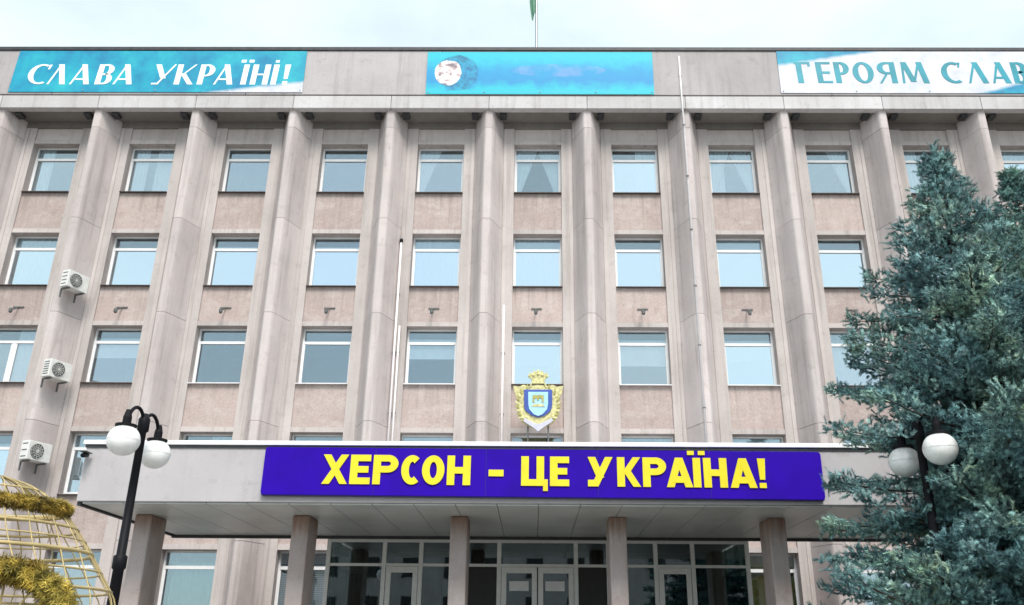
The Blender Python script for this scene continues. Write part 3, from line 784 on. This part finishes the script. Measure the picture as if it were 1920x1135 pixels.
for sx in (-1, 1):
    MB().tube([(sx * 0.29, 0.02, 0.5), (sx * 0.29, 0.02, -0.35), (sx * 0.29, 0.85, -0.35)], 0.025, 6).build('support', 'bracket', em)
    MB().tube([(sx * 0.29, 0.03, 1.0), (sx * 0.29, 0.88, 1.0)], 0.02, 6).build('support', 'bracket', em)

# ------------------------------------------------------------------ air conditioners on the leftmost visible fin
def ac_unit(x, y, z, label, lat):
    ang = math.atan2(0.78, 0.32)                # along the fin flank
    a = root('air_conditioner', (x, y, z), label, 'air conditioner', 'air conditioners on the fin flank', (0, 0, ang))
    # local x runs along the flank, local -y is the outlet side
    MB().box(-0.38, 0.38, -0.30, 0.0, -0.27, 0.27).build('casing', 'ac', a, bevel=0.02)
    MB().lathe([(0.215, 0), (0.215, 0.012), (0.19, 0.02)], seg=24).build('fan_opening', 'ac_dark', a, (-0.09, -0.301, 0)).rotation_euler = (R(90), 0, 0)
    g = MB()
    for rr in (0.05, 0.10, 0.15, 0.205):
        g.tube([(rr * math.cos(t), -0.028, rr * math.sin(t)) for t in np.linspace(0, 2 * math.pi, 20, endpoint=False)], 0.004, 4, True)
    for i in range(6):
        t = math.pi * i / 6; g.tube([(-0.21 * math.cos(t), -0.03, -0.21 * math.sin(t)), (0.21 * math.cos(t), -0.03, 0.21 * math.sin(t))], 0.004, 4)
    g.build('fan_guard', 'ac', a, (-0.09, -0.30, 0))
    for i in range(lat):
        MB().box(-0.384, -0.379, -0.25, -0.05, -0.014, 0.014).build('louvre', 'ac_dark', a, (0, 0, -0.18 + i * 0.36 / max(1, lat - 1)))
    for sx in (-0.26, 0.26):
        MB().box(sx - 0.02, sx + 0.02, -0.31, 0.06, -0.315, -0.272).box(sx - 0.02, sx + 0.02, 0.02, 0.06, -0.55, -0.318).build('bracket', 'bracket', a)
    return a
ac_unit(-14.30, D - 0.72, 12.08, 'white air conditioner beside the second window row, topmost of three on the left fin', 4)
ac_unit(-14.26, D - 0.70, 9.25, 'white air conditioner beside the third window row, middle of three on the left fin', 6)
ac_unit(-14.34, D - 0.74, 6.83, 'white air conditioner left of the lamp post, lowest of three on the left fin', 3)

# ------------------------------------------------------------------ small brackets under the second-row windows
ORD = {-5: 'in the window column at the left edge', -4: 'in the window column above the left street lamp', -3: 'in the third window column right of the left edge', -2: 'two window columns left of the coat of arms',
       -1: 'in the column just left of the coat of arms', 0: 'straight above the coat of arms', 1: 'in the column just right of the coat of arms', 2: 'two columns right of the coat of arms', 3: 'in the window column beside the spruce'}
for k in range(-5, 4):
    x = k * B + (0.02 if k else -0.03)
    b = root('flag_bracket', (x, D + 0.055, 11.40), 'small grey metal T bracket ' + ORD[k], 'bracket', 'flag brackets on the spandrels')
    MB().box(-0.17, 0.17, -0.03, 0.0, 0.17, 0.20).build('mounting_bar', 'bracket', b)
    MB().tube([(0, -0.02, 0.18), (0.0 - 0.03, -0.18, 0.06), (-0.02, -0.32, -0.02)], 0.022, 6).build('arm', 'bracket', b)
    MB().lathe([(0.03, -0.10), (0.055, -0.06), (0.055, 0.03), (0.03, 0.06)], seg=10).build('socket', 'bracket', b, (-0.02, -0.34, -0.03))

# ------------------------------------------------------------------ conduits down the facade
def conduit(pts, r, label, cap=False):
    p0 = Vector(pts[-1])
    c = MB().tube([Vector(p) - p0 for p in pts], r, 8).build('conduit', 'conduit', None, tuple(p0), smooth=True)
    tag(c, label, 'cable duct', 'white cable ducts on the facade')
    if cap: MB().lathe([(0.05, 0), (0.06, 0.05), (0.05, 0.12)], seg=10).build('cap', 'black', c, tuple(Vector(pts[0]) - p0))
    z = pts[-1][2] + 0.8
    while z < pts[0][2] - 0.3:
        u = (z - pts[-1][2]) / (pts[0][2] - pts[-1][2]); q = Vector(pts[-1]).lerp(Vector(pts[0]), u) - p0
        MB().box(-r - 0.02, r + 0.02, -0.01, 0.035, -0.015, 0.015).build('clip', 'bracket', c, tuple(q)); z += 1.9
conduit([(-4.36, D - 0.09, 13.8), (-4.36, D - 0.09, 5.5)], 0.038, 'white pipe with black cap, left of the second-row window beside the coat of arms column', True)
conduit([(-4.24, D - 0.10, 10.95), (-4.24, D - 0.10, 5.5)], 0.032, 'short white pipe running beside the black-capped pipe')
conduit([(-1.05, D - 0.04, 11.67), (-1.05, D - 0.04, 5.5)], 0.042, 'white pipe on the wall just left of the coat of arms')
cz = [(4.76, D - CF - 0.045, 20.4), (4.76, D - CF - 0.045, 18.30), (4.79, D - 0.83, 18.1), (4.79, D - 0.83, 5.5)]
conduit(cz, 0.03, 'long thin white cable duct down a fin from roof to canopy')

# ------------------------------------------------------------------ flagpole
fp = root('flagpole', (-0.05, D + 2.0, SOF + 0.9), 'grey roof flagpole with faded green-blue flag at the top edge', 'flagpole')
MB().lathe([(0.075, 0), (0.065, 3.4), (0.05, 3.45), (0.05, 8.2), (0.02, 8.4)], seg=12).build('pole', 'steel', fp, smooth=True)
MB().lathe([(0.14, 0), (0.14, 0.12), (0.08, 0.2)], seg=12).build('base', 'steel', fp)
fl = MB()
nu, nv = 10, 16
for j in range(nv + 1):
    for i in range(nu + 1):
        u, v = i / nu, j / nv
        fl.v.append((-0.05 - 0.13 * u - 0.10 * u * math.sin(v * 3.1), 0.16 * math.sin(u * 9 + v * 2) * u, 7.9 - 2.4 * v - 0.5 * u))
for j in range(nv):
    for i in range(nu):
        a = j * (nu + 1) + i; fl.f.append((a, a + 1, a + nu + 2, a + nu + 1))
fl.build('flag', 'flag_cloth', fp, smooth=True)

# ------------------------------------------------------------------ lamp posts
def lamp(loc, ax, h, label):
    r_ = root('lamp_post', loc, label, 'street lamp', 'twin-globe lamp posts')
    hub = h + 0.32
    MB().lathe([(0.16, 0), (0.16, 0.12), (0.10, 0.2), (0.085, 0.9), (0.10, 0.94), (0.075, 1.0), (0.066, h * 0.62), (0.085, h * 0.625), (0.085, h * 0.66), (0.058, h * 0.665), (0.05, hub - 0.12), (0.075, hub - 0.1), (0.075, hub + 0.06), (0.03, hub + 0.14)], seg=14).build('pole', 'black', r_, smooth=True)
    for s in (-1, 1):
        e = Vector((ax[0] * s, ax[1] * s, 0)); pts = []
        for i in range(13):
            a = math.pi * i / 12
            pts.append(e * (0.06 + (0.94 / 2) * (1 - math.cos(a))) + Vector((0, 0, hub - 0.02 + 0.24 * math.sin(a) - 0.10 * i / 12)))
        MB().tube([pts[0] - Vector((0, 0, 0.05))] + pts, 0.024, 8).build('arm', 'black', r_, smooth=True)
        MB().lathe([(0.03, 0.20), (0.055, 0.10), (0.055, 0.02), (0.135, 0.0), (0.135, -0.025), (0.05, -0.03)], seg=16).build('cap', 'black', r_, (e.x, e.y, h + 0.205), smooth=False)
        pr = [(0.004, -0.2)] + [(0.205 * math.cos(a), 0.20 * math.sin(a)) for a in np.linspace(R(-85), R(68), 16)]
        gb = MB().lathe(pr, seg=28).build('globe', 'globe', r_, (e.x, e.y, h), smooth=True)
        MB().lathe([(0.2045, -0.004), (0.2075, -0.002), (0.2075, 0.002), (0.2045, 0.004)], seg=28).build('seam', 'globe', gb)
lamp((-5.37, 11.50, 0), (-0.035, -0.42), 4.14, 'black lamp post with two white globes in front of the canopy')
lamp((4.86, 11.08, 0), (0.06, -0.40), 3.99, 'lamp post with two white globes half hidden in the spruce')

# ------------------------------------------------------------------ security camera on the canopy corner
cc = root('security_camera', (-8.80, CYF - 0.01, 5.12), 'small dark security camera at the left corner of the canopy', 'camera')
MB().box(-0.03, 0.03, -0.10, 0.0, 0.03, 0.07).build('mount', 'bracket', cc)
MB().tube([(0.0, -0.05, 0.03), (0.02, -0.16, 0.0), (0.06, -0.30, -0.03)], 0.045, 10).build('housing', 'black', cc)
MB().box(-0.02, 0.12, -0.32, -0.06, 0.045, 0.06).build('sun_hood', 'bracket', cc)

# ------------------------------------------------------------------ spruces
def shoots_mesh(name, P, A, Ln, mat, needles=30, nl=0.036, nw=0.0085, core=0.014):
    """bottle-brush shoots: P base points, A axes, Ln lengths -> one mesh of needle blades"""
    n = len(P)
    A = A / np.linalg.norm(A, axis=1, keepdims=True)
    ref = np.where(np.abs(A[:, 2:3]) < 0.9, np.array([[0, 0, 1.0]]), np.array([[1.0, 0, 0]]))
    U = np.cross(A, ref); U /= np.linalg.norm(U, axis=1, keepdims=True)
    V = np.cross(A, U)
    k = np.arange(needles)
    tpos = (k + 0.5) / needles
    ang = k * 2.39996 + RNG.uniform(0, 6.28, (n, 1))
    t = tpos[None, :] * Ln[:, None] * 0.95
    rad = U[:, None, :] * np.cos(ang)[..., None] + V[:, None, :] * np.sin(ang)[..., None]
    base = P[:, None, :] + A[:, None, :] * t[..., None]
    lean = RNG.uniform(0.35, 0.85, (n, needles))[..., None]
    ll = (nl * RNG.uniform(0.75, 1.2, (n, needles)))[..., None]
    dirn = rad + A[:, None, :] * lean
    dirn /= np.linalg.norm(dirn, axis=2, keepdims=True)
    tip = base + dirn * ll
    side = np.cross(dirn, A[:, None, :]); side /= (np.linalg.norm(side, axis=2, keepdims=True) + 1e-9)
    mid = base + dirn * ll * 0.45
    quad = np.stack([base - dirn * 0.004, mid + side * nw * 0.5, tip, mid - side * nw * 0.5], axis=2).reshape(-1, 3)
    verts = [quad]
    # core: three-sided spindle
    c = []
    for j in range(3):
        a = j * 2.0944
        c.append(P + (U * math.cos(a) + V * math.sin(a)) * core)
    c.append(P + A * (Ln[:, None] * 1.02))
    cv = np.stack(c, axis=1).reshape(-1, 3)
    verts.append(cv)
    nq = n * needles
    loops_q = np.arange(nq * 4)
    off = nq * 4
    b = off + np.arange(n)[:, None] * 4
    tri = np.stack([b + 0, b + 1, b + 3, b + 1, b + 2, b + 3, b + 2, b + 0, b + 3], axis=2).reshape(-1)
    vv = np.concatenate(verts).astype(np.float32)
    loops = np.concatenate([loops_q, tri]).astype(np.int32)
    starts = np.concatenate([np.arange(nq) * 4, nq * 4 + np.arange(n * 3) * 3]).astype(np.int32)
    me = bpy.data.meshes.new(name)
    me.vertices.add(len(vv)); me.vertices.foreach_set('co', vv.ravel())
    me.loops.add(len(loops)); me.loops.foreach_set('vertex_index', loops)
    me.polygons.add(len(starts)); me.polygons.foreach_set('loop_start', starts)
    me.materials.append(M[mat]); me.update(calc_edges=True); me.validate()
    return me

def spruce(loc, H, prof, z_low, seed, mat, label, avoid=None, face=None):
    rg = np.random.default_rng(seed)
    t = root('spruce_tree', loc, label, 'tree', 'spruces at the right')
    MB().lathe([(0.20, -0.05), (0.17, 1.0), (0.11, H * 0.55), (0.05, H * 0.85), (0.012, H * 0.985)], seg=10).build('trunk', 'bark', t, smooth=True)
    limbs = MB(); P, A, Ln = [], [], []
    def shoot(p, a, l):
        P.append(p); A.append(a); Ln.append(l)
    z = z_low
    rz = lambda z: float(np.interp(z, [q[0] for q in prof], [q[1] for q in prof]))
    while z < H - 0.25:
        nb = 11 if z < H * 0.6 else 8 if z < H * 0.8 else 6
        a0 = rg.uniform(0, 6.28)
        extra = [] if face is None or z > 3.7 else [face + rg.normal(0, 0.35) for _ in range(4)]
        for i in range(nb + len(extra)):
            az = a0 + i * 2 * math.pi / nb + rg.normal(0, 0.22) if i < nb else extra[i - nb]
            frac = (z - z_low) / (H - z_low)
            rise0 = -0.20 + 0.45 * frac ** 1.5 + rg.normal(0, 0.09)
            l0 = rz(z) * (1.0 if frac < 0.75 else 0.8); tip = max(0.0, rise0 + 0.2)
            ln = max(0.10, rz(min(H - 0.05, z + l0 * tip * 0.8)) * rg.choice([0.62, 0.8, 0.95, 1.0, 1.06, 1.16]))
            d = np.array([math.cos(az), math.sin(az), 0.0])
            side = np.array([-d[1], d[0], 0.0])
            pts = []; nseg = 9
            bend = rg.normal(0, 0.10)
            for s in range(nseg + 1):
                u = s / nseg
                zz = ln * (rise0 * u + 0.30 * u * u * (1 - frac * 0.6) - 0.10 * u)
                pts.append(np.array([0, 0, z]) + d * ln * u * (1 - 0.04 * u) + side * bend * ln * u * u + np.array([0, 0, zz]))
            keep = nseg + 1
            if avoid is not None:
                hit = np.nonzero(avoid(np.array(pts) + np.array(loc)))[0]
                if len(hit): keep = int(hit[0])
            if keep < 2: continue
            limbs.tube([tuple(p) for p in pts[:keep]], [max(0.006, 0.030 * (0.35 + ln / 3.2) * (1 - 0.85 * s / nseg)) for s in range(keep)], 4)
            # upright tufts along the limb, with short side twigs that carry tufts of their own
            def tuft(p, fwd, size, cnt):
                if frac > 0.86: cnt = max(1, cnt - 2); size *= 0.85
                for _ in range(cnt):
                    e = fwd * rg.uniform(0.2, 1.0) + np.array([0, 0, rg.uniform(-0.1, 0.8)]) + rg.normal(0, 0.5, 3)
                    shoot(p + rg.normal(0, 0.035, 3), e, size * rg.uniform(0.7, 1.2))
            m = max(3, int(ln / 0.15))
            for j in range(m + 1):
                u = 0.14 + 0.86 * j / m
                f = u * nseg; s = min(int(f), nseg - 1)
                p = pts[s] + (pts[s + 1] - pts[s]) * (f - s)
                tan = pts[s + 1] - pts[s]; tan = tan / np.linalg.norm(tan)
                tuft(p, tan, 0.12, 3)
                tl = min(ln * 0.6, 0.14 + 0.46 * (1 - u) * min(1.0, ln / 2.0)) * rg.uniform(0.6, 1.25)
                for sgn in (-1, 1):
                    td = tan * 0.65 + side * sgn * 0.9 + np.array([0, 0, rg.uniform(-0.25, 0.25)])
                    td /= np.linalg.norm(td)
                    ns = max(1, int(tl / 0.125))
                    for q in range(1, ns + 1):
                        tuft(p + td * tl * (q / ns) * rg.uniform(0.85, 1.0), td, 0.12, 3 if q < ns else 5)
                if u > 0.95: tuft(p, tan * 1.6, 0.16, 6)
        z += 0.37 * (1.05 - 0.50 * frac) * rg.uniform(0.85, 1.15)
    # leader
    for i in range(34):
        zz = H - 0.75 * (i / 34.0) ** 1.1
        a = rg.uniform(0, 6.28); up = 0.9
        shoot(np.array([0, 0, zz - 0.08]), np.array([math.cos(a), math.sin(a), up]), rg.uniform(0.08, 0.13) + 0.16 * (i / 34.0) * (i % 3 == 0))
    P = np.array(P); A = np.array(A); Ln = np.array(Ln)
    if avoid is not None:
        Wd = P + np.array(loc)
        bad = avoid(Wd)
        P, A, Ln = P[~bad], A[~bad], Ln[~bad]
    limbs.build('branches', 'bark', t)['kind'] = 'stuff'
    c = link('crown', shoots_mesh('crown', P, A, Ln, mat), t)
    print('spruce shoots', len(P), 'polys', len(c.data.polygons))
    return t
def in_canopy(w):
    inside = (np.abs(w[:, 0]) < CX + 0.15) & (w[:, 1] > CYF - 0.2) & (w[:, 1] < CYB + 0.2) & (w[:, 2] > CZ0 - 0.15) & (w[:, 2] < CZ1 + 0.2)
    gl = np.zeros(len(w), bool)
    for c_ in ((4.92, 10.68, 3.99), (4.80, 11.48, 3.99)):
        c_ = np.array(c_); d_ = np.array([-0.0957, 0.0, 1.6]) - c_; d_ /= np.linalg.norm(d_)
        v_ = w - c_; a_ = np.clip(v_ @ d_, 0.0, 2.2)                  # gap pruned round each globe on the street side
        gl |= np.linalg.norm(v_ - a_[:, None] * d_, axis=1) < 0.33
    return inside | gl
spruce((6.06, 11.6, 0), 9.02, [(0, 2.75), (2.2, 2.70), (2.8, 2.15), (3.6, 1.95), (4.1, 2.0), (4.6, 2.25), (5.2, 1.80), (5.9, 1.52), (6.8, 1.18), (7.4, 0.74), (7.8, 0.48), (8.4, 0.20), (9.02, 0.03)], 1.0, 5, 'needles',
       'tall dense blue spruce in front of the right end of the canopy', in_canopy, R(-112))
spruce((9.25, 15.0, 0), 10.60, [(0, 3.1), (3.0, 3.0), (5.5, 2.3), (7.5, 1.4), (8.4, 0.95), (9.2, 0.62), (9.6, 0.42), (10.6, 0.03)], 1.0, 9, 'needles2',
       'darker spruce at the right edge of the picture behind the larger one', in_canopy)

# ------------------------------------------------------------------ wire ornament at the lower left
wo = root('wire_ornament', (-3.78, 6.0, 0), 'round wire-frame ornament wrapped with yellow-green tinsel garland', 'ornament')
OP = [(1.10, 0.78), (1.45, 0.95), (1.80, 0.90), (1.95, 0.85), (2.10, 0.75), (2.28, 0.63), (2.42, 0.52), (2.53, 0.42), (2.63, 0.28), (2.70, 0.13), (2.72, 0.03)]
orad = lambda z: float(np.interp(z, [p[0] for p in OP], [p[1] for p in OP]))
for zz, rad in ((2.62, 0.006), (2.38, 0.010), (2.30, 0.006), (2.22, 0.013), (2.10, 0.007), (1.98, 0.010), (1.86, 0.007), (1.72, 0.010), (1.55, 0.008), (1.35, 0.010), (1.12, 0.012)):
    r_ = orad(zz)
    MB().tube([(r_ * math.cos(a), r_ * math.sin(a), zz) for a in np.linspace(0, 2 * math.pi, 48, endpoint=False)], rad, 6, True).build('wire_ring', 'tan', wo, smooth=True)
for i in range(30):
    a = math.pi * 2 * i / 30 + 0.1 + 0.06 * math.sin(i * 5.0)
    MB().tube([(orad(z) * math.cos(a + 0.10 * math.sin(z * 4 + i)), orad(z) * math.sin(a + 0.10 * math.sin(z * 4 + i)), z) for z in np.linspace(1.10, 2.72, 30)], 0.0045, 5).build('wire_rib', 'tan', wo, smooth=True)
MB().lathe([(0.30, 0), (0.30, 0.06), (0.05, 0.10), (0.04, 1.6)], seg=14).build('stand', 'black', wo)
def garland(name, path, rr, n, seed):
    rg = np.random.default_rng(seed)
    path = np.array(path); seg = path[1:] - path[:-1]
    idx = rg.integers(0, len(seg), n); u = rg.random(n)[:, None]
    c = path[idx] + seg[idx] * u
    tan = seg[idx] / np.linalg.norm(seg[idx], axis=1, keepdims=True)
    off = rg.normal(0, 1, (n, 3)); off -= tan * (off * tan).sum(1, keepdims=True); off /= np.linalg.norm(off, axis=1, keepdims=True)
    return link(name, shoots_mesh(name, c + off * rr * rg.uniform(0.1, 0.75, (n, 1)), off + tan * rg.uniform(-0.8, 0.8, (n, 1)), np.full(n, rr * 0.6), 'tinsel', 11, rr * 0.7, 0.0055, 0.003), wo)
r1 = 0.47
garland('garland', [(r1 * math.cos(a), r1 * math.sin(a), 2.50) for a in np.linspace(R(-200), R(12), 60)], 0.042, 2800, 3)
MB().tube([(r1 * math.cos(a), r1 * math.sin(a), 2.50) for a in np.linspace(0, 2 * math.pi, 48, endpoint=False)], 0.022, 6, True).build('garland_core', 'tan', wo)
wc = (0.58, -0.66, 1.66)
garland('garland', [(wc[0] + 0.40 * math.cos(a), wc[1] + 0.03 * math.sin(a * 3), wc[2] + 0.38 * math.sin(a)) for a in np.linspace(0, 2 * math.pi, 70)], 0.066, 5200, 4)
MB().tube([(wc[0] + 0.40 * math.cos(a), wc[1], wc[2] + 0.38 * math.sin(a)) for a in np.linspace(0, 2 * math.pi, 48, endpoint=False)], 0.03, 6, True).build('garland_core', 'tan', wo)
for i in range(6):
    a = math.pi * i / 6
    MB().tube([(wc[0] - 0.39 * math.cos(a), wc[1], wc[2] - 0.37 * math.sin(a)), (wc[0] + 0.39 * math.cos(a), wc[1], wc[2] + 0.37 * math.sin(a))], 0.007, 5).build('spoke', 'tan', wo)
MB().tube([(wc[0], wc[1], wc[2]), (0.0, 0.0, 1.5)], 0.018, 6).build('axle', 'tan', wo)

# ------------------------------------------------------------------ building across the square (seen only in the lobby glass)
ob = root('opposite_house', (0, -34, 0), 'pale three-storey house across the square, mirrored in the lobby glass', 'building')
MB().box(-26, 26, -10, 0, 0, 10.5).build('wall', 'strip', ob)
MB().box(-26.5, 26.5, -10.5, 0.5, 10.504, 11.0).build('roof', 'soffit_c', ob)
ow = MB().box(-0.75, 0.75, 0.003, 0.05, 0, 1.7).mesh('window', 'room_dark')
for r in range(3):
    for i in range(15):
        link('window', ow, ob, (-24.5 + 3.5 * i, 0, 1.2 + 3.2 * r))
